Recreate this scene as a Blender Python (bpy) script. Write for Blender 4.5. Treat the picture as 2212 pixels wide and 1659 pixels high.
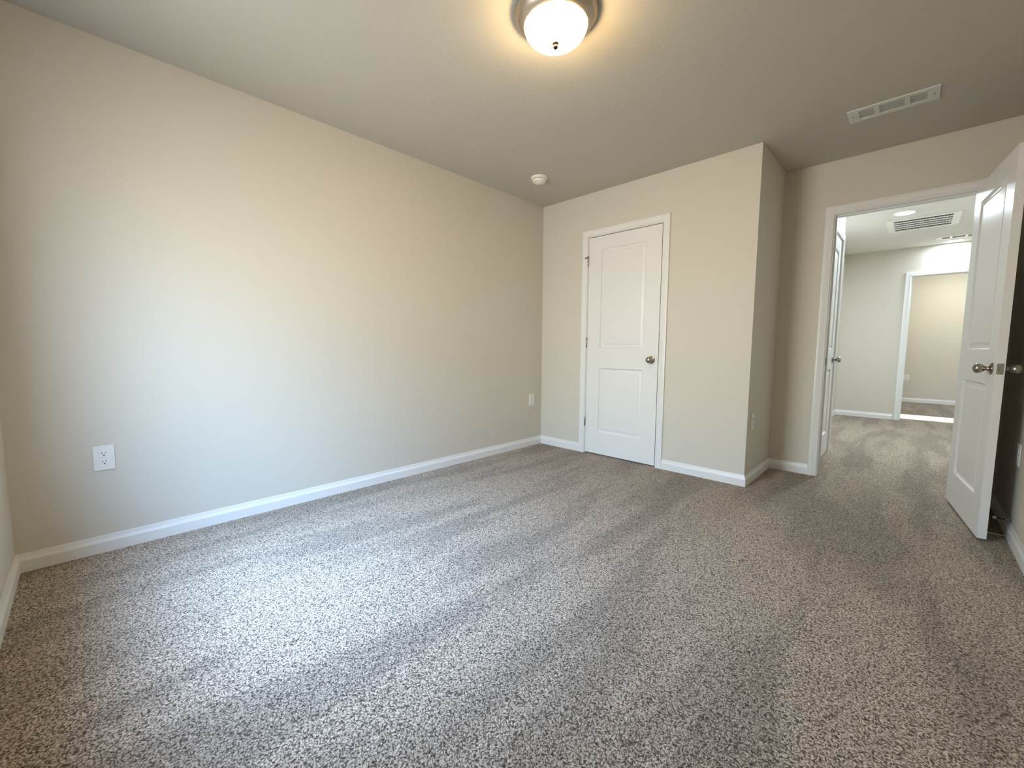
import bpy, bmesh, math
from mathutils import Vector, Matrix, Euler
R = math.radians
for o in list(bpy.data.objects):
    bpy.data.objects.remove(o)
SC = bpy.context.scene
COL = SC.collection

# ------------------------------------------------------------------ camera
def make_camera():
    yaw, pit, rol = -0.7695, -0.0889, 0.0061
    F = Vector((math.sin(yaw)*math.cos(pit), math.cos(yaw)*math.cos(pit), math.sin(pit)))
    R0 = Vector((math.cos(yaw), -math.sin(yaw), 0)); U0 = R0.cross(F)
    Rt = R0*math.cos(rol)+U0*math.sin(rol); U = -R0*math.sin(rol)+U0*math.cos(rol)
    cd = bpy.data.cameras.new('camera'); co = bpy.data.objects.new('camera', cd); COL.objects.link(co)
    m = Matrix((Rt, U, -F)).transposed().to_4x4(); m.translation = Vector((2.814, -3.3529, 1.0195))
    co.matrix_world = m
    cd.sensor_fit = 'HORIZONTAL'; cd.sensor_width = 36.0; cd.lens = 36.0*894.565/2212
    cd.clip_start = .02; cd.clip_end = 200
    SC.camera = co
make_camera()

# ------------------------------------------------------------------ world, sun, exposure
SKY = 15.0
def make_world():
    """bright open sky opposite the window (south side darker), pale ground below"""
    w = bpy.data.worlds.new('daylight'); SC.world = w; w.use_nodes = True
    nt = w.node_tree; nt.nodes.clear()
    def n(t, **kw):
        x = nt.nodes.new('ShaderNode'+t)
        for k, v in kw.items(): setattr(x, k, v)
        return x
    L = nt.links.new
    out = n('OutputWorld'); bg = n('Background'); tc = n('TexCoord'); sp = n('SeparateXYZ'); mr = n('MapRange')
    mr.inputs[1].default_value = -1; mr.inputs[2].default_value = 1
    cr = n('ValToRGB')
    L(tc.outputs['Generated'], sp.inputs[0]); L(sp.outputs[2], mr.inputs[0]); L(mr.outputs[0], cr.inputs[0])
    e = cr.color_ramp.elements
    e[0].position = 0.0; e[0].color = (.62, .62, .56, 1)
    e[1].position = 1.0; e[1].color = (5.6, 8.8, 13.6, 1)
    for p, c in ((.44, (1.15, 1.15, 1.10, 1)), (.50, (1.05, 1.10, 1.10, 1)), (.56, (1.30, 1.50, 1.45, 1)), (.66, (1.22, 1.62, 2.0, 1)), (.78, (2.0, 3.4, 5.4, 1)), (.88, (5.0, 8.0, 12.5, 1))):
        k = e.new(p); k.color = c
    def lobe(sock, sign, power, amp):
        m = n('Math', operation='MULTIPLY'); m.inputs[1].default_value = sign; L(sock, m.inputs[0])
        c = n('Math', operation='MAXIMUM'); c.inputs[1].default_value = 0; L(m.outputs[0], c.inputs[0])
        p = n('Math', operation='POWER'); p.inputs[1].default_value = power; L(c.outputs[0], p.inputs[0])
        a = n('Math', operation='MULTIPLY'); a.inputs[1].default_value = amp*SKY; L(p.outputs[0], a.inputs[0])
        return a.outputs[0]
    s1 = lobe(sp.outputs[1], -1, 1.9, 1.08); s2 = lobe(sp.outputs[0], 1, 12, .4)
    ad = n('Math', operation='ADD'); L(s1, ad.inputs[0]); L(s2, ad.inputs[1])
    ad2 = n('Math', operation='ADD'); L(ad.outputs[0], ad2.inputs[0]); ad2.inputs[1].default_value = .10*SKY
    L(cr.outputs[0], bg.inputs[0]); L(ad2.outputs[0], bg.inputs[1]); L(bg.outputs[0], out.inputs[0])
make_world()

def add_light(name, kind, loc, **kw):
    d = bpy.data.lights.new(name, kind); o = bpy.data.objects.new(name, d); COL.objects.link(o); o.location = loc
    for k, v in kw.items():
        if k == 'aim': o.rotation_euler = Vector(v).to_track_quat('-Z', 'Y').to_euler()
        elif k == 'portal': d.cycles.is_portal = v
        else: setattr(d, k, v)
    return o
# window behind the camera-left, in the front wall
WX0, WX1, WZ0, WZ1 = .55, 1.55, .62, 2.08
FY = -3.62
add_light('sun', 'SUN', (9, 2, 6), energy=40.0, angle=R(.5), color=(1, .95, .86), aim=(-1, -.01, -.45))
add_light('window_portal', 'AREA', ((WX0+WX1)/2, FY-.125, (WZ0+WZ1)/2), shape='RECTANGLE', size=WX1-WX0, size_y=WZ1-WZ0, aim=(0, 1, 0), portal=True)
add_light('far_window_portal', 'AREA', (4.925, 5.355, 1.25), shape='RECTANGLE', size=.74, size_y=1.4, aim=(-1, 0, 0), portal=True)
SC.view_settings.view_transform = 'Standard'
SC.view_settings.look = 'None'
SC.view_settings.exposure = 0.0
SC.view_settings.gamma = 1.0
SC.view_settings.use_curve_mapping = False
SC.cycles.use_denoising = True
SC.cycles.max_bounces = 12
SC.cycles.diffuse_bounces = 8
SC.cycles.caustics_reflective = False
SC.cycles.caustics_refractive = False
SC.cycles.sample_clamp_indirect = 8

# ------------------------------------------------------------------ materials
class N:
    def __init__(s, name):
        s.m = bpy.data.materials.new(name); s.m.use_nodes = True; s.t = s.m.node_tree
        s.b = s.t.nodes['Principled BSDF']; s.out = s.t.nodes['Material Output']
        s.tc = s.t.nodes.new('ShaderNodeTexCoord')
    def n(s, typ, **kw):
        x = s.t.nodes.new('ShaderNode'+typ)
        for k, v in kw.items():
            if k.startswith('i_'): x.inputs[k[2:].replace('_', ' ')].default_value = v
            else: setattr(x, k, v)
        return x
    def l(s, a, b): s.t.links.new(a, b)
    def obj(s): return s.tc.outputs['Object']
def simple(name, col, rough=.5, metal=0, bump=None, **kw):
    q = N(name); q.b.inputs['Base Color'].default_value = (*col, 1); q.b.inputs['Roughness'].default_value = rough
    q.b.inputs['Metallic'].default_value = metal
    for k, v in kw.items(): q.b.inputs[k].default_value = v
    if bump:
        sc, st, dist = bump
        t = q.n('TexNoise'); t.inputs['Scale'].default_value = sc; t.inputs['Detail'].default_value = 3
        b = q.n('Bump'); b.inputs['Strength'].default_value = st; b.inputs['Distance'].default_value = dist
        q.l(q.obj(), t.inputs['Vector']); q.l(t.outputs['Fac'], b.inputs['Height']); q.l(b.outputs['Normal'], q.b.inputs['Normal'])
    return q.m
M = {}
M['wall'] = simple('greige_wall_paint', (.648, .610, .535), .62, bump=(170, .12, .002))
M['ceiling_lit'] = simple('ceiling_paint_lit', (.77, .765, .74), .9, bump=(60, .25, .004))  # lighter copy of the ceiling paint; extra hall light put into the colour
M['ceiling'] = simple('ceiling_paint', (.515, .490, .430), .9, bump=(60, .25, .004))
M['trim'] = simple('white_trim_paint', (.80, .80, .79), .32, bump=(25, .04, .002))
M['door'] = simple('white_door_paint', (.80, .80, .80), .34, bump=(90, .06, .001))
M['nickel'] = simple('satin_nickel', (.40, .37, .33), .26, 1)
M['pewter'] = simple('brushed_nickel_pan', (.50, .44, .37), .34, 1, bump=(120, .05, .001))
M['plastic'] = simple('white_plastic', (.82, .82, .80), .35)
M['detector'] = simple('ivory_plastic', (.84, .82, .76), .45)
M['dark'] = simple('dark_slot', (.015, .015, .016), .7)
M['duct'] = simple('duct_shadow_metal', (.10, .11, .12), .6)
M['grille'] = simple('white_painted_steel', (.90, .90, .88), .4)
M['vent'] = simple('painted_vent_steel', (.66, .66, .62), .5)
M['black'] = simple('black_glossy_panel', (.008, .010, .010), .22)
M['rubber'] = simple('pale_rubber', (.55, .56, .57), .6)
M['bronze'] = simple('dark_bumper_rubber', (.05, .035, .02), .6)
M['strip'] = simple('pale_metal_strip', (.75, .74, .70), .35, .3)
M['vinyl'] = simple('white_window_vinyl', (.83, .83, .83), .4)
def emis(name, col, s):
    q = N(name); q.b.inputs['Base Color'].default_value = (.9, .9, .88, 1)
    q.b.inputs['Emission Color'].default_value = (*col, 1); q.b.inputs['Emission Strength'].default_value = s
    return q.m
M['bowl'] = emis('lit_frosted_glass', (1, .70, .34), 76)
M['bowl_fill'] = emis('fill_light_glass', (.93, .97, .86), 105)  # glow of the added, unseen fill lamp in the far room
M['led'] = emis('lit_led_lens', (.93, .97, 1), 26)
def glass():
    q = N('window_glass'); tr = q.n('BsdfTransparent'); gl = q.n('BsdfGlossy'); gl.inputs['Roughness'].default_value = .02
    mx = q.n('MixShader'); mx.inputs[0].default_value = .06
    q.l(tr.outputs[0], mx.inputs[1]); q.l(gl.outputs[0], mx.inputs[2]); q.l(mx.outputs[0], q.out.inputs['Surface'])
    return q.m
M['glass'] = glass()
def carpet():
    q = N('twist_pile_carpet')
    # wandering tufts: fine noise warps the lookup of a finer one
    w = q.n('TexNoise'); w.inputs['Scale'].default_value = 70; w.inputs['Detail'].default_value = 1
    q.l(q.obj(), w.inputs['Vector'])
    sub = q.n('VectorMath', operation='SUBTRACT'); sub.inputs[1].default_value = (.5, .5, .5); q.l(w.outputs['Color'], sub.inputs[0])
    sc = q.n('VectorMath', operation='SCALE'); sc.inputs['Scale'].default_value = .016; q.l(sub.outputs[0], sc.inputs[0])
    add = q.n('VectorMath', operation='ADD'); q.l(q.obj(), add.inputs[0]); q.l(sc.outputs[0], add.inputs[1])
    v = q.n('TexVoronoi'); v.inputs['Scale'].default_value = 165; q.l(add.outputs[0], v.inputs['Vector'])
    n2 = q.n('TexNoise'); n2.inputs['Scale'].default_value = 210; n2.inputs['Detail'].default_value = 3; q.l(add.outputs[0], n2.inputs['Vector'])
    inv = q.n('MapRange'); inv.inputs[1].default_value = .05; inv.inputs[2].default_value = .75; inv.inputs[3].default_value = 1; inv.inputs[4].default_value = 0
    q.l(v.outputs['Distance'], inv.inputs[0])
    h = q.n('Math', operation='MULTIPLY_ADD'); q.l(n2.outputs['Fac'], h.inputs[0]); h.inputs[1].default_value = 1.1; 
    hh = q.n('Math', operation='MULTIPLY'); hh.inputs[1].default_value = .55; q.l(inv.outputs[0], hh.inputs[0]); q.l(hh.outputs[0], h.inputs[2])
    cr = q.n('ValToRGB'); q.l(h.outputs[0], cr.inputs[0]); e = cr.color_ramp.elements
    e[0].position = .50; e[0].color = (.060, .042, .028, 1); e[1].position = 1.0; e[1].color = (.66, .55, .44, 1)
    k = e.new(.72); k.color = (.325, .265, .208, 1)
    # vacuum strokes and foot marks: broad lay of the pile
    mp = q.n('Mapping'); mp.inputs['Rotation'].default_value = (0, 0, R(14)); mp.inputs['Scale'].default_value = (3.0, .55, 1)
    q.l(q.obj(), mp.inputs['Vector'])
    lo = q.n('TexNoise'); lo.inputs['Scale'].default_value = 1.5; lo.inputs['Detail'].default_value = 2.5; lo.inputs['Distortion'].default_value = .4
    q.l(mp.outputs[0], lo.inputs['Vector'])
    lm = q.n('MapRange'); lm.inputs[1].default_value = .42; lm.inputs[2].default_value = .56; lm.inputs[3].default_value = .83; lm.inputs[4].default_value = 1.12
    q.l(lo.outputs['Fac'], lm.inputs[0])
    ml = q.n('VectorMath', operation='SCALE'); q.l(cr.outputs[0], ml.inputs[0]); q.l(lm.outputs[0], ml.inputs['Scale'])
    q.l(ml.outputs[0], q.b.inputs['Base Color'])
    q.b.inputs['Roughness'].default_value = .95; q.b.inputs['Specular IOR Level'].default_value = .1
    q.b.inputs['Sheen Weight'].default_value = .16; q.b.inputs['Sheen Roughness'].default_value = .5
    b = q.n('Bump'); b.inputs['Strength'].default_value = .9; b.inputs['Distance'].default_value = .006
    q.l(h.outputs[0], b.inputs['Height']); q.l(b.outputs['Normal'], q.b.inputs['Normal'])
    return q.m
M['carpet'] = carpet()

# ------------------------------------------------------------------ mesh helpers
def link(name, bm, mat, parent=None, smooth=None, loc=None):
    bmesh.ops.recalc_face_normals(bm, faces=bm.faces)
    me = bpy.data.meshes.new(name); bm.to_mesh(me); bm.free()
    me.materials.append(M[mat] if isinstance(mat, str) else mat)
    if smooth is not None:
        me.shade_smooth()
        try: me.set_sharp_from_angle(angle=R(smooth))
        except Exception: pass
    o = bpy.data.objects.new(name, me); COL.objects.link(o)
    if parent: o.parent = parent
    if loc: o.location = loc
    return o
def box(bm, x0, x1, y0, y1, z0, z1):
    vs = [bm.verts.new((x, y, z)) for x in (x0, x1) for y in (y0, y1) for z in (z0, z1)]
    for f in ((0, 1, 3, 2), (4, 6, 7, 5), (0, 4, 5, 1), (2, 3, 7, 6), (0, 2, 6, 4), (1, 5, 7, 3)):
        bm.faces.new([vs[i] for i in f])
    return vs
def bevbox(bm, x0, x1, y0, y1, z0, z1, r=.002, seg=2):
    t = bmesh.new(); box(t, x0, x1, y0, y1, z0, z1)
    bmesh.ops.bevel(t, geom=t.edges[:], offset=r, segments=seg, affect='EDGES', profile=.5)
    me = bpy.data.meshes.new('t'); t.to_mesh(me); t.free(); bm.from_mesh(me); bpy.data.meshes.remove(me)
def lathe(bm, prof, seg=32, mat=None):
    """prof: (r, h) list along +Z; mat: 4x4 placing it"""
    rings = []
    for r, h in prof:
        if r < 1e-6: rings.append([bm.verts.new((0, 0, h))])
        else: rings.append([bm.verts.new((r*math.cos(2*math.pi*i/seg), r*math.sin(2*math.pi*i/seg), h)) for i in range(seg)])
    for a, b in zip(rings, rings[1:]):
        for i in range(seg):
            j = (i+1) % seg
            if len(a) == 1 and len(b) == 1: continue
            if len(a) == 1: bm.faces.new((a[0], b[i], b[j]))
            elif len(b) == 1: bm.faces.new((a[i], a[j], b[0]))
            else: bm.faces.new((a[i], a[j], b[j], b[i]))
    for k in (0, -1):
        if len(rings[k]) > 1: bm.faces.new(rings[k])
    if mat is not None:
        bmesh.ops.transform(bm, matrix=mat, verts=[v for r in rings for v in r])
def empty(name, loc=(0, 0, 0), rotz=0, parent=None):
    o = bpy.data.objects.new(name, None); COL.objects.link(o); o.location = loc; o.rotation_euler = (0, 0, rotz); o.empty_display_size = .1
    if parent: o.parent = parent
    return o
def tag(o, label, cat, group=None, kind=None):
    o['label'] = label; o['category'] = cat
    if group: o['group'] = group
    if kind: o['kind'] = kind
    return o
def struct(o, label, cat): return tag(o, label, cat, kind='structure')

# ------------------------------------------------------------------ shell
H = 2.44; T = .12
WC, D, XR = 1.967, .699, 3.25            # closet corner, alcove depth, right wall
HX, HYC, HXR, HEND = 2.25, 1.87, 1.97, 4.80   # hall: near left wall, its corner, recessed wall, end wall
OC = (.541, 1.293, 2.058)                # rough opening of the closet door
OD = (2.294, 3.068, 2.058)
OF = (2.697, 3.49, 2.058)
def wall(name, boxes, label, mat='wall'):
    bm = bmesh.new()
    for b in boxes: box(bm, *b)
    return struct(link(name, bm, mat), label, 'wall')
def xwall(y0, y1, x0, x1, op):           # wall along x with one door opening
    a, b, h = op
    return [(x0, a, y0, y1, 0, H), (b, x1, y0, y1, 0, H), (a, b, y0, y1, h, H)]
wall('wall_left', [(-T, 0, FY-T, D+T, 0, H)], 'long blank greige wall with two outlets and a white baseboard')
wall('wall_front', [(0, WX0, FY-T, FY, 0, H), (WX1, XR, FY-T, FY, 0, H), (WX0, WX1, FY-T, FY, 0, WZ0), (WX0, WX1, FY-T, FY, WZ1, H)],
     'greige wall at the camera end of the bedroom, holding the window')
wall('wall_back', xwall(0, T, 0, WC, OC), 'greige wall around the closed white closet door')
wall('wall_alcove', [(WC-T, WC, T, D, 0, H)], 'shaded side of the closet bump-out, facing the open doorway')
wall('wall_doorway', xwall(D, D+T, 0, 3.87, OD), 'greige wall around the open doorway to the hall')
wall('wall_right', [(XR, XR+T, FY-T, D, 0, H)], 'greige wall close behind the open door leaf')
HD = (.99, 1.752, 2.058)                 # hall side door opening along y
wall('wall_hall_left', [(HX-T, HX, D+T, HD[0], 0, H), (HX-T, HX, HD[1], HYC, 0, H), (HX-T, HX, HD[0], HD[1], HD[2], H), (HXR-T, HX-T, HYC-T, HYC, 0, H)],
     'hall wall beside the doorway, with a closed white door')
wall('wall_hall_recess', [(HXR-T, HXR, HYC, HEND, 0, H)], 'recessed hall wall running to the far corner')
wall('wall_hall_end', xwall(HEND, HEND+T, 1.08, 4.92, OF), 'pale wall across the end of the hall around a cased opening')
wall('wall_hall_right', [(3.75, 3.87, D+T, HEND, 0, H)], 'hall wall hidden behind the open door leaf')
wall('wall_far', [(1.08, 4.92, 7.8, 7.92, 0, H)], 'yellowish wall at the back of the farthest room')
wall('wall_far_left', [(1.08, 1.2, HEND+T, 7.8, 0, H)], 'side wall of the farthest room')
FW = (4.99, 5.72, .55, 1.95)
wall('wall_far_right', [(4.8, 4.92, HEND+T, FW[0], 0, H), (4.8, 4.92, FW[1], 7.8, 0, H), (4.8, 4.92, FW[0], FW[1], 0, FW[2]), (4.8, 4.92, FW[0], FW[1], FW[3], H)],
     'window wall of the farthest room')
# closed volume behind the hall side door
wall('wall_side_closet', [(1.40, 1.52, D+T, HYC-T, 0, H), (1.40, HXR-T, HYC-T, HYC, 0, H)], 'back of the dark space behind the hall door')
bm = bmesh.new(); box(bm, -T, 4.92, FY-T, 7.92, -.15, 0)
struct(link('floor', bm, 'carpet'), 'speckled greige twist pile carpet through bedroom and hall', 'floor')
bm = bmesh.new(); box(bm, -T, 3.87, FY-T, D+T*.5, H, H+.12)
struct(link('ceiling', bm, 'ceiling'), 'matt warm grey bedroom ceiling', 'ceiling')
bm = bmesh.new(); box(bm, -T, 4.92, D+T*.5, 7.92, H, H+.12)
struct(link('ceiling', bm, 'ceiling_lit'), 'hall ceiling beyond the doorway, extra light put into its colour', 'ceiling')

# ------------------------------------------------------------------ baseboards
BP = [(0, 0), (.013, 0), (.013, .050), (.0125, .053), (.0075, .064), (.0055, .072), (.0045, .080), (.0035, .083), (0, .083)]
def run_profile(bm, p0, p1, nrm, prof, k0, k1):
    """extrude prof=(out, up) from p0 to p1 (xy), nrm = into the room; k: -1 inside mitre, +1 outside mitre, 0 butt"""
    a = Vector((*p0, 0)); b = Vector((*p1, 0)); t = (b-a).normalized(); n = Vector((*nrm, 0))
    r0 = [bm.verts.new(a+n*d-t*k0*d+Vector((0, 0, z))) for d, z in prof]
    r1 = [bm.verts.new(b+n*d+t*k1*d+Vector((0, 0, z))) for d, z in prof]
    m = len(prof)
    for i in range(m):
        j = (i+1) % m; bm.faces.new((r0[i], r0[j], r1[j], r1[i]))
    bm.faces.new(r0); bm.faces.new(r1[::-1])
CW = .057                                    # casing width
def baseboard(name, segs, label):
    bm = bmesh.new()
    for s in segs: run_profile(bm, *s[:3], BP, *s[3:])
    struct(link(name, bm, 'trim'), label, 'baseboard')
cL, cR = .559-.005-CW+.005, 1.275+.005+CW-.005   # outer edges of closet casing
baseboard('baseboard_left', [((0, 0), (0, FY), (1, 0), -1, -1)], 'white baseboard along the long blank wall')
baseboard('baseboard_front', [((0, FY), (XR, FY), (0, 1), -1, -1)], 'white baseboard under the window')
baseboard('baseboard_back', [((0, 0), (.500, 0), (0, -1), -1, 0), ((1.336, 0), (WC, 0), (0, -1), 0, 1)], 'white baseboard either side of the closet door')
baseboard('baseboard_alcove', [((WC, 0), (WC, D), (1, 0), 1, -1)], 'short shaded baseboard on the side of the closet bump-out')
baseboard('baseboard_doorway', [((WC, D), (2.252, D), (0, -1), -1, 0), ((3.112, D), (XR, D), (0, -1), 0, -1)], 'white baseboard beside the open doorway')
baseboard('baseboard_right', [((XR, FY), (XR, D), (-1, 0), -1, -1)], 'white baseboard behind the open door leaf')
baseboard('baseboard_hall_left', [((HX, D+T), (HX, .93), (1, 0), 0, 0), ((HX, 1.813), (HX, HYC), (1, 0), 0, 1), ((HX, HYC), (HXR, HYC), (0, 1), 1, -1), ((HXR, HYC), (HXR, HEND), (1, 0), -1, -1)],
          'white baseboard wrapping the jog in the hall wall')
baseboard('baseboard_hall_end', [((HXR, HEND), (2.640, HEND), (0, -1), -1, 0), ((3.547, HEND), (3.75, HEND), (0, -1), 0, -1)], 'white baseboard across the end of the hall')
baseboard('baseboard_hall_right', [((3.75, D+T), (3.75, HEND), (-1, 0), 0, -1)], 'white baseboard on the hidden hall wall')
baseboard('baseboard_far', [((1.2, 7.8), (4.8, 7.8), (0, -1), -1, -1)], 'white baseboard below the yellowish wall of the farthest room')

# ------------------------------------------------------------------ door frames
CP = [(0, 0), (0, .009), (.003, .0115), (.010, .0125), (.015, .0105), (.021, .0115), (.030, .0150), (.044, .0165), (.052, .0165), (.0555, .015), (.057, .012), (.057, 0)]
def casing(bm, a, b, top, f):
    """mitred casing around a..b x 0..top; f(s, z, d) -> world point; profile runs from the opening outwards"""
    paths = []
    for w, d in CP:
        paths.append([f(a-w, 0, d), f(a-w, top+w, d), f(b+w, top+w, d), f(b+w, 0, d)])
    vs = [[bm.verts.new(p) for p in row] for row in paths]
    m = len(CP)
    for i in range(m):
        j = (i+1) % m
        for k in range(3): bm.faces.new((vs[i][k], vs[i][k+1], vs[j][k+1], vs[j][k]))
    bm.faces.new([v[0] for v in vs]); bm.faces.new([v[3] for v in vs][::-1])
def jamb(bm, a, b, top, f, d0, d1, stop=None):
    """jamb boards lining a..b; d along wall depth; f(s,z,d)"""
    def bb(s0, s1, z0, z1, e0, e1):
        vs = [bm.verts.new(f(s, z, d)) for s in (s0, s1) for z in (z0, z1) for d in (e0, e1)]
        for q in ((0, 1, 3, 2), (4, 6, 7, 5), (0, 4, 5, 1), (2, 3, 7, 6), (0, 2, 6, 4), (1, 5, 7, 3)):
            bm.faces.new([vs[i] for i in q])
    t = .018
    bb(a-t, a, 0, top, d0, d1); bb(b, b+t, 0, top, d0, d1); bb(a-t, b+t, top, top+t, d0, d1)
    if stop:
        s0, s1 = stop; w = .010
        bb(a, a+w, 0, top-w, s0, s1); bb(b-w, b, 0, top-w, s0, s1); bb(a, b, top-w, top, s0, s1)
def frame(parent, a, b, top, f, depth, stop, both=True):
    bm = bmesh.new(); jamb(bm, a, b, top, f, 0, depth, stop); link('door_jamb', bm, 'trim', parent)
    rv = .005
    bm = bmesh.new(); casing(bm, a-rv, b+rv, top+rv, lambda s, z, d: f(s, z, -d)); link('casing', bm, 'trim', parent, smooth=25)
    if both:
        bm = bmesh.new(); casing(bm, a-rv, b+rv, top+rv, lambda s, z, d: f(s, z, depth+d)); link('casing', bm, 'trim', parent, smooth=25)

# ------------------------------------------------------------------ two-panel door leaf
def leaf(parent, w, h, name='door_leaf'):
    """hinge edge at x=0, width +x, thickness y 0..-t, bottom z=0"""
    t = .035; st = .135
    zb = [.208, .818, 1.007, 1.907]
    bm = bmesh.new()
    prof = [(0, 0), (.003, .0045), (.010, .0125), (.015, .0135), (.020, .0130), (.038, .0045), (.042, .0042)]
    for side in (0, 1):
        y = 0 if side == 0 else -t; sg = -1 if side == 0 else 1
        xs = [0, st, w-st, w]; zs = [0, zb[0], zb[1], zb[2], zb[3], h]
        for i in range(3):
            for j in range(5):
                x0, x1, z0, z1 = xs[i], xs[i+1], zs[j], zs[j+1]
                if i == 1 and j in (1, 3):
                    prev = None
                    for ins, dp in prof:
                        ring = [bm.verts.new(p) for p in ((x0+ins, y+sg*dp, z0+ins), (x1-ins, y+sg*dp, z0+ins), (x1-ins, y+sg*dp, z1-ins), (x0+ins, y+sg*dp, z1-ins))]
                        if prev:
                            for k in range(4): bm.faces.new((prev[k], prev[(k+1) % 4], ring[(k+1) % 4], ring[k]))
                        prev = ring
                    bm.faces.new(prev)
                else:
                    bm.faces.new([bm.verts.new(p) for p in ((x0, y, z0), (x1, y, z0), (x1, y, z1), (x0, y, z1))])
    for a in (((0, 0), (0, h)), ((w, 0), (w, h))):
        (x, z0), (_, z1) = a
        bm.faces.new([bm.verts.new(p) for p in ((x, 0, z0), (x, -t, z0), (x, -t, z1), (x, 0, z1))])
    for z in (0, h):
        bm.faces.new([bm.verts.new(p) for p in ((0, 0, z), (0, -t, z), (w, -t, z), (w, 0, z))])
    bmesh.ops.remove_doubles(bm, verts=bm.verts, dist=1e-5)
    return link(name, bm, 'door', parent, smooth=20)
KN = [(.0325, 0), (.0325, .004), (.0315, .0065), (.027, .009), (.016, .011), (.0125, .014), (.0110, .019), (.0115, .023), (.0150, .028),
      (.0205, .034), (.0245, .041), (.0262, .048), (.0255, .055), (.0225, .061), (.017, .0655), (.009, .0685), (0, .0695)]
def knob(parent, x, z, side):
    """side +1: out of the y=0 face (towards +y); -1: out of the y=-t face"""
    bm = bmesh.new()
    rot = Matrix.Rotation(R(-90 if side > 0 else 90), 4, 'X')
    lathe(bm, KN, 36, Matrix.Translation((x, 0 if side > 0 else -.035, z)) @ rot)
    return link('door_knob', bm, 'nickel', parent, smooth=35)
def latch_plate(parent, x, z):
    bm = bmesh.new(); bevbox(bm, x-.0005, x+.0012, -.030, -.005, z-.028, z+.028, .0005, 1)
    bevbox(bm, x, x+.009, -.023, -.012, z-.009, z+.009, .001, 1)
    return link('latch_plate', bm, 'nickel', parent)
def hinge(parent, p, zc, h=.089):
    bm = bmesh.new()
    lathe(bm, [(0, -h/2-.004), (.004, -h/2-.003), (.0062, -h/2), (.0062, h/2), (.0045, h/2+.003), (0, h/2+.004)], 16, Matrix.Translation((p[0], p[1], zc)))
    for k in (-.018, .018): lathe(bm, [(.0066, k-.0008), (.0066, k+.0008)], 16, Matrix.Translation((p[0], p[1], zc)))
    return link('hinge', bm, 'nickel', parent, smooth=40)

# closet door (closed)
d1 = struct(empty('door_1', (.559, 0, 0)), 'closed white two panel closet door with nickel knob', 'door')
def f1(s, z, d): return (s-.559, d, z)
frame(d1, .559, 1.275, 2.040, f1, T, (.040, .055), both=False)
lf = leaf(d1, .7065, 2.022); lf.rotation_euler = (0, 0, 0); lf.location = (.0035, .036, .011)
# leaf's y=-t face looks into the bedroom
knob(lf, .7065-.058, .907, -1); latch_plate(lf, .7065, .907)
for z in (1.825, 1.067, .314):
    hg = hinge(d1, (-.001, -.0065), z)
    if z > 1.8:
        bm = bmesh.new()
        bevbox(bm, -.020, .001, -.016, -.010, z+.030, z+.036, .001, 1)
        lathe(bm, [(0, 0), (.0055, 0), (.0062, .003), (.0062, .010), (.0045, .0125), (0, .0125)], 14, Matrix.Translation((-.024, -.013, z+.030)) @ Matrix.Rotation(R(90), 4, 'X') @ Matrix.Translation((0, 0, -.006)))
        link('pin_stop', bm, 'bronze', hg, smooth=40)

# bedroom door (open against the right wall)
d2 = struct(empty('door_2', (3.050, D, 0)), 'white two panel door standing wide open beside the hall doorway', 'door')
def f2(s, z, d): return (s-3.050, d, z)
frame(d2, 2.312, 3.050, 2.040, f2, T, (.040, .055))
lf = leaf(d2, .752, 2.020)
ang = -1.4533
# local +y must face the hall side (-x in world after opening)
u = Vector((math.cos(ang), math.sin(ang)))
hp = Vector((3.0321, .6482)) - u*.0195
# leaf local x -> u ; local +y normal -> rotate u by +90 = (-uy, ux) = (+x side).  The face seen (towards -x) is the y=-t face
lf.rotation_euler = (0, 0, ang)
nn = Vector((-u.y, u.x))
o2 = hp + nn*.035
lf.location = (o2.x-3.050, o2.y-D, .017)
knob(lf, .752-.060, .905, -1); knob(lf, .752-.060, .905, 1); latch_plate(lf, .752, .905)
for z in (1.80, 1.02, .30): hinge(d2, (.012, -.006-.012), z)
bm = bmesh.new(); bevbox(bm, 2.3118-3.05, 2.3135-3.05, .006, .036, .892, .952, .0004, 1); link('strike_plate', bm, 'nickel', d2)

# hall side door (closed, seen edge-on)
d3 = struct(empty('door_3', (HX, 1.0, 0)), 'closed white hall door seen almost edge-on past the doorway', 'door')
def f3(s, z, d): return (-d, s-1.0, z)
frame(d3, 1.008, 1.734, 2.040, f3, T, (.042, .057), both=False)
lf = leaf(d3, .719, 2.020); lf.rotation_euler = (0, 0, R(90)); lf.location = (-.036, .0115, .014)
# rotated +90: local x -> +y, local -y -> +x : the y=-t face looks into the hall
knob(lf, .719-.075, .905, -1)

# far doorway (no leaf seen)
d4 = struct(empty('door_4', (3.475, HEND, 0)), 'white cased opening into the sunlit farthest room', 'door')
def f4(s, z, d): return (s-3.475, d, z)
frame(d4, 2.715, 3.472, 2.040, f4, T, (.040, .055))

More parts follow.
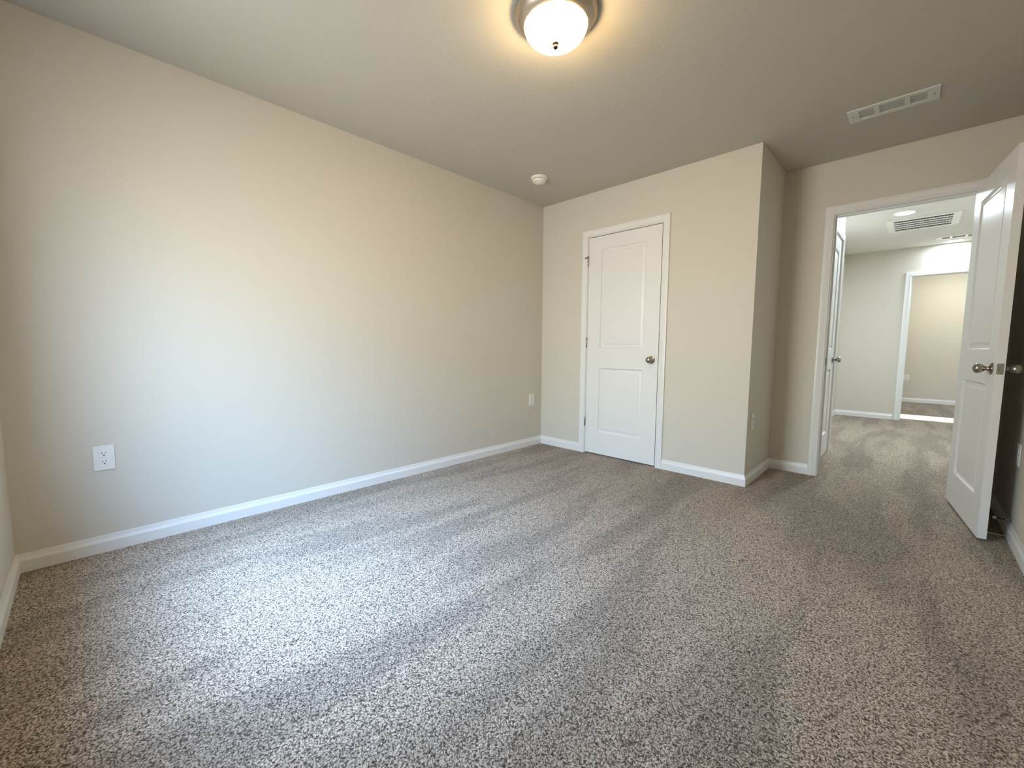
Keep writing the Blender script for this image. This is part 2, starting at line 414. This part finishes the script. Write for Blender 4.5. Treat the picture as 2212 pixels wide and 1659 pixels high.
# ------------------------------------------------------------------ windows
def window(name, f, a, b, z0, z1, depth, label):
    """f(s, d, z): s along wall, d from inner face outwards"""
    root = struct(empty(name, f((a+b)/2, 0, z0)), label, 'window')
    L = Vector(f((a+b)/2, 0, z0))
    def bx(bm, s0, s1, d0, d1, q0, q1):
        vs = [bm.verts.new(Vector(f(s, d, z))-L) for s in (s0, s1) for d in (d0, d1) for z in (q0, q1)]
        for q in ((0, 1, 3, 2), (4, 6, 7, 5), (0, 4, 5, 1), (2, 3, 7, 6), (0, 2, 6, 4), (1, 5, 7, 3)): bm.faces.new([vs[i] for i in q])
    bm = bmesh.new(); w = .045
    bx(bm, a, a+w, .05, depth, z0, z1); bx(bm, b-w, b, .05, depth, z0, z1); bx(bm, a+w, b-w, .05, depth, z0, z0+w); bx(bm, a+w, b-w, .05, depth, z1-w, z1)
    link('window_frame', bm, 'vinyl', root)
    zm = (z0+z1)/2
    for nm, q0, q1, dd in (('sash', z0+w, zm+.02, .065), ('sash', zm-.02, z1-w, .09)):
        bm = bmesh.new(); r = .035
        bx(bm, a+w, a+w+r, dd, dd+.022, q0, q1); bx(bm, b-w-r, b-w, dd, dd+.022, q0, q1)
        bx(bm, a+w+r, b-w-r, dd, dd+.022, q0, q0+r); bx(bm, a+w+r, b-w-r, dd, dd+.022, q1-r, q1)
        s = link(nm, bm, 'vinyl', root)
        bm = bmesh.new(); bx(bm, a+w+r, b-w-r, dd+.009, dd+.013, q0+r, q1-r); link('window_pane', bm, 'glass', s)
    bm = bmesh.new(); bx(bm, a-.03, b+.03, -.03, .05, z0-.018, z0); link('window_sill', bm, 'trim', root)
window('window_1', lambda s, d, z: (s, FY-d, z), WX0, WX1, WZ0, WZ1, T, 'white double hung window lighting the bedroom')
window('window_2', lambda s, d, z: (4.8+d, s, z), FW[0], FW[1], FW[2], FW[3], T, 'white window letting sun into the farthest room')

# ------------------------------------------------------------------ flush ceiling light
def flush_light(x, y, label, bowl='bowl'):
    cl = tag(empty('ceiling_light', (x, y, H)), label, 'light')
    bm = bmesh.new()
    lathe(bm, [(.178, 0), (.178, -.006), (.176, -.012), (.172, -.016), (.170, -.018), (.168, -.024), (.161, -.036), (.150, -.046), (.141, -.052), (.136, -.054),
               (.132, -.053), (.132, -.046), (.128, -.04), (0, -.04)], 64)
    link('mounting_pan', bm, 'pewter', cl, smooth=30)
    bm = bmesh.new()
    prof = []
    for i in range(13):
        a = R(90*i/12); prof.append((.1345*math.cos(a)**.62 if i < 12 else 0.006, -.048-.070*math.sin(a)))
    lathe(bm, prof, 64); link('glass_bowl', bm, bowl, cl, smooth=60)
    bm = bmesh.new()
    M.setdefault('finial', simple('aged_brass_finial', (.10, .075, .045), .35, 1)); lathe(bm, [(.0, -.116), (.0120, -.117), (.0145, -.120), (.0130, -.124), (.0085, -.127), (.0110, -.131), (.0118, -.135), (.0085, -.140), (0, -.143)], 20)
    link('finial', bm, 'finial', cl, smooth=50)
flush_light(1.618, -1.862, 'lit dome ceiling light with a brushed nickel rim and finial')
flush_light(3.3, 6.9, 'added dome light, out of view, brightening the farthest room', 'bowl_fill')  # lamp added out of sight to brighten the far wall

# ------------------------------------------------------------------ smoke detector
sd = tag(empty('smoke_detector', (.452, -.600, H)), 'round white smoke detector on the bedroom ceiling by the corner', 'smoke detector')
bm = bmesh.new(); lathe(bm, [(.069, 0), (.069, -.010), (.066, -.016), (.060, -.018), (.0, -.018)], 48); link('base', bm, 'detector', sd, smooth=35)
bm = bmesh.new(); lathe(bm, [(.052, -.018), (.052, -.021), (.0, -.021)], 48); link('sensor_gap', bm, 'duct', sd)
bm = bmesh.new(); lathe(bm, [(.055, -.0205), (.057, -.024), (.055, -.034), (.048, -.041), (.036, -.043), (.030, -.0425), (.026, -.048), (.016, -.050), (0, -.050)], 48)
link('cover', bm, 'detector', sd, smooth=35)

# ------------------------------------------------------------------ supply registers
def register(x0, x1, y0, y1, label, group, mat, slotmat, n=7):
    cx, cy = (x0+x1)/2, (y0+y1)/2; w, d = x1-x0, y1-y0
    r = tag(empty('ceiling_vent', (cx, cy, H)), label, 'vent')
    fw = .030; bars = [-w/2+.052, -w/6, w/6, w/2-.052]
    bm = bmesh.new(); th = .007
    y_0, y_1 = -d/2, d/2
    def sl(xa, xb, ya, yb, z0=-th, z1=0): bevbox(bm, xa, xb, ya, yb, z0, z1, .0015, 1)
    sl(-w/2, w/2, y_0, y_0+fw); sl(-w/2, w/2, y_1-fw, y_1); sl(-w/2, bars[0], y_0+fw, y_1-fw); sl(bars[3], w/2, y_0+fw, y_1-fw)
    for b in bars[1:3]: sl(b-.012, b+.012, y_0+fw, y_1-fw)
    link('frame', bm, mat, r)
    bm = bmesh.new(); box(bm, bars[0], bars[3], y_0+fw, y_1-fw, -.0012, -.0002); link('backing', bm, slotmat, r)
    cells = [(bars[0], bars[1]-.012), (bars[1]+.012, bars[2]-.012), (bars[2]+.012, bars[3])]
    for xa, xb in cells:
        bm = bmesh.new()
        for i in range(n):
            yy = y_0+fw+(d-2*fw)*(i+.5)/n
            vs = box(bm, xa, xb, yy-.0052, yy+.0052, -.0046, -.0034)
            bmesh.ops.rotate(bm, cent=(0, yy, -.004), matrix=Matrix.Rotation(R(16), 3, 'X'), verts=vs)
        link('louvers', bm, mat, r)
    bm = bmesh.new()
    bm.free()
    for s in (-1, 1):
        bm = bmesh.new(); lathe(bm, [(.004, -.0066), (.004, -.0084), (0, -.009)], 12, Matrix.Translation((s*(w/2-.024), 0, 0)))
        link('screw', bm, 'duct', r)
    return r
register(2.425, 2.822, -.070, .100, 'white three section supply vent on the bedroom ceiling near the doorway', None, 'vent', 'vent')
register(2.915, 3.315, 4.280, 4.455, 'white three section supply vent on the hall ceiling near the far opening', None, 'grille', 'duct')

# ------------------------------------------------------------------ return grille
rg = tag(empty('return_grille', (2.780, 3.275, H)), 'large white return air grille with dark slots on the hall ceiling', 'vent')
bm = bmesh.new(); w, d = .585, .590
hw, hd = w/2, d/2
for q in ((-hw, hw, -hd, -hd+.035), (-hw, hw, hd-.035, hd), (-hw, -hw+.062, -hd+.035, hd-.035), (hw-.062, hw, -hd+.035, hd-.035)):
    bevbox(bm, q[0], q[1], q[2], q[3], -.012, 0, .003, 2)
link('frame', bm, 'grille', rg)
bm = bmesh.new(); box(bm, -hw+.06, hw-.06, -hd+.033, hd-.033, -.0020, -.0004); link('backing', bm, 'dark', rg)
span = d-.07
bm = bmesh.new()
for i in range(1, 5):
    yy = -hd+.035+span*i/5; box(bm, -hw+.062, hw-.062, yy-.015, yy+.015, -.0105, -.0022)
link('cross_bars', bm, 'grille', rg)
bm = bmesh.new()
k = 0; x = -hw+.066
while x < hw-.066:
    for i in range(5):
        ya = -hd+.035+span*i/5+(.015 if i else 0); yb = -hd+.035+span*(i+1)/5-(.015 if i < 4 else 0)
        box(bm, x, x+.0011, ya, yb, -.0085, -.0025)
    x += .026
link('fins', bm, 'grille', rg)

# ------------------------------------------------------------------ downlights
def downlight(x, y, label, e):
    r = tag(empty('downlight', (x, y, H)), label, 'light', 'recessed downlights in the hall ceiling')
    bm = bmesh.new(); lathe(bm, [(.095, 0), (.094, -.004), (.088, -.0065), (.078, -.0060), (.076, -.003), (.076, 0)], 48); link('trim_ring', bm, 'grille', r, smooth=40)
    bm = bmesh.new(); lathe(bm, [(.0765, -.0006), (.0765, -.0042), (.060, -.0062), (0, -.0075)], 48); link('lens', bm, 'led', r, smooth=60)
    add_light('downlight_lamp', 'AREA', (x, y, H-.012), shape='DISK', size=.15, energy=e, color=(.76, .90, 1.0), aim=(0, 0, -1))
downlight(2.645, 2.70, 'bright round downlight just before the large return grille', 54)
downlight(3.095, 4.655, 'bright round downlight close to the end wall of the hall', 6)

# ------------------------------------------------------------------ outlets
def outlet(f, label, gang='wide'):
    """f(s, d, z): s across, d out of the wall"""
    L = Vector(f(0, 0, 0)); r = tag(empty('wall_outlet', L), label, 'outlet', 'duplex outlets in white plates')
    def bx(bm, s0, s1, d0, d1, z0, z1, rr=.001):
        t = bmesh.new(); box(t, s0, s1, d0, d1, z0, z1)
        if rr: bmesh.ops.bevel(t, geom=t.edges[:], offset=rr, segments=2, affect='EDGES', profile=.5)
        for v in t.verts: v.co = Vector(f(*v.co))-L
        me = bpy.data.meshes.new('t'); t.to_mesh(me); t.free(); bm.from_mesh(me); bpy.data.meshes.remove(me)
    bm = bmesh.new(); bx(bm, -.038, .038, .0002, .006, -.060, .060, .0022); link('plate', bm, 'plastic', r)
    for zc in (.0205, -.0205):
        bm = bmesh.new()
        t = bmesh.new()
        pts = []
        for i in range(32):
            a = 2*math.pi*i/32; x = .0172*math.cos(a); z = max(-.0140, min(.0140, .0172*math.sin(a))); pts.append((x, z))
        lo = [t.verts.new((x, .0058, z+zc)) for x, z in pts]; hi = [t.verts.new((x*.97, .0078, zc+z*.97)) for x, z in pts]
        for i in range(32):
            j = (i+1) % 32; t.faces.new((lo[i], lo[j], hi[j], hi[i]))
        t.faces.new(hi)
        for v in t.verts: v.co = Vector(f(*v.co))-L
        me = bpy.data.meshes.new('t'); t.to_mesh(me); t.free(); bm.from_mesh(me); bpy.data.meshes.remove(me)
        rc = link('receptacle', bm, 'plastic', r)
        bm = bmesh.new()
        bx(bm, -.0074, -.0052, .0077, .0081, zc+.0005, zc+.0090, 0); bx(bm, .0050, .0070, .0077, .0081, zc+.0015, zc+.0080, 0)
        bx(bm, -.0030, .0030, .0077, .0081, zc-.0092, zc-.0046, 0)
        link('slots', bm, 'dark', rc)
    bm = bmesh.new(); bx(bm, -.003, .003, .006, .0068, -.003, .003, .0008); link('screw', bm, 'plastic', r)
outlet(lambda s, d, z: (d, -3.314+s, .468+z), 'white duplex outlet on the long blank wall, nearest the camera')
outlet(lambda s, d, z: (d, -.157+s, .480+z), 'white duplex outlet on the long blank wall, close to the closet corner')
outlet(lambda s, d, z: (WC+d, .125+s, .470+z), 'white duplex outlet on the shaded side of the closet bump-out')
outlet(lambda s, d, z: (XR-d, .075+s, .466+z), 'white duplex outlet low on the wall behind the open door')
outlet(lambda s, d, z: (2.735+s, 7.8-d, .470+z), 'white duplex outlet on the yellowish wall of the farthest room')

# ------------------------------------------------------------------ behind the open door
ds = tag(empty('door_stop', (XR-.013, .075, .105)), 'spring door stop with pale rubber tip behind the open door', 'door stop')
bm = bmesh.new(); lathe(bm, [(.011, 0), (.011, .003), (.005, .006), (.005, .010), (0, .010)], 16, Matrix.Rotation(R(-90), 4, 'Y')); link('base', bm, 'nickel', ds, smooth=40)
bm = bmesh.new()
pr = []
for i in range(41): pr.append((.0042+.0009*math.cos(i*math.pi), .008+i*.0009))
lathe(bm, [(0, .008)]+pr+[(0, .0445)], 14, Matrix.Rotation(R(-90), 4, 'Y')); link('spring', bm, 'nickel', ds)
bm = bmesh.new(); lathe(bm, [(0, .042), (.007, .042), (.0085, .046), (.008, .054), (.005, .057), (0, .0575)], 18, Matrix.Rotation(R(-90), 4, 'Y')); link('rubber_tip', bm, 'rubber', ds, smooth=40)

bm = bmesh.new(); bevbox(bm, -.037, .037, -.006, .006, 0, .005, .001, 1)
o = link('threshold_strip', bm, 'strip', loc=(3.208, .112, 0)); tag(o, 'thin pale strip on the carpet in the dark gap behind the open door', 'strip')
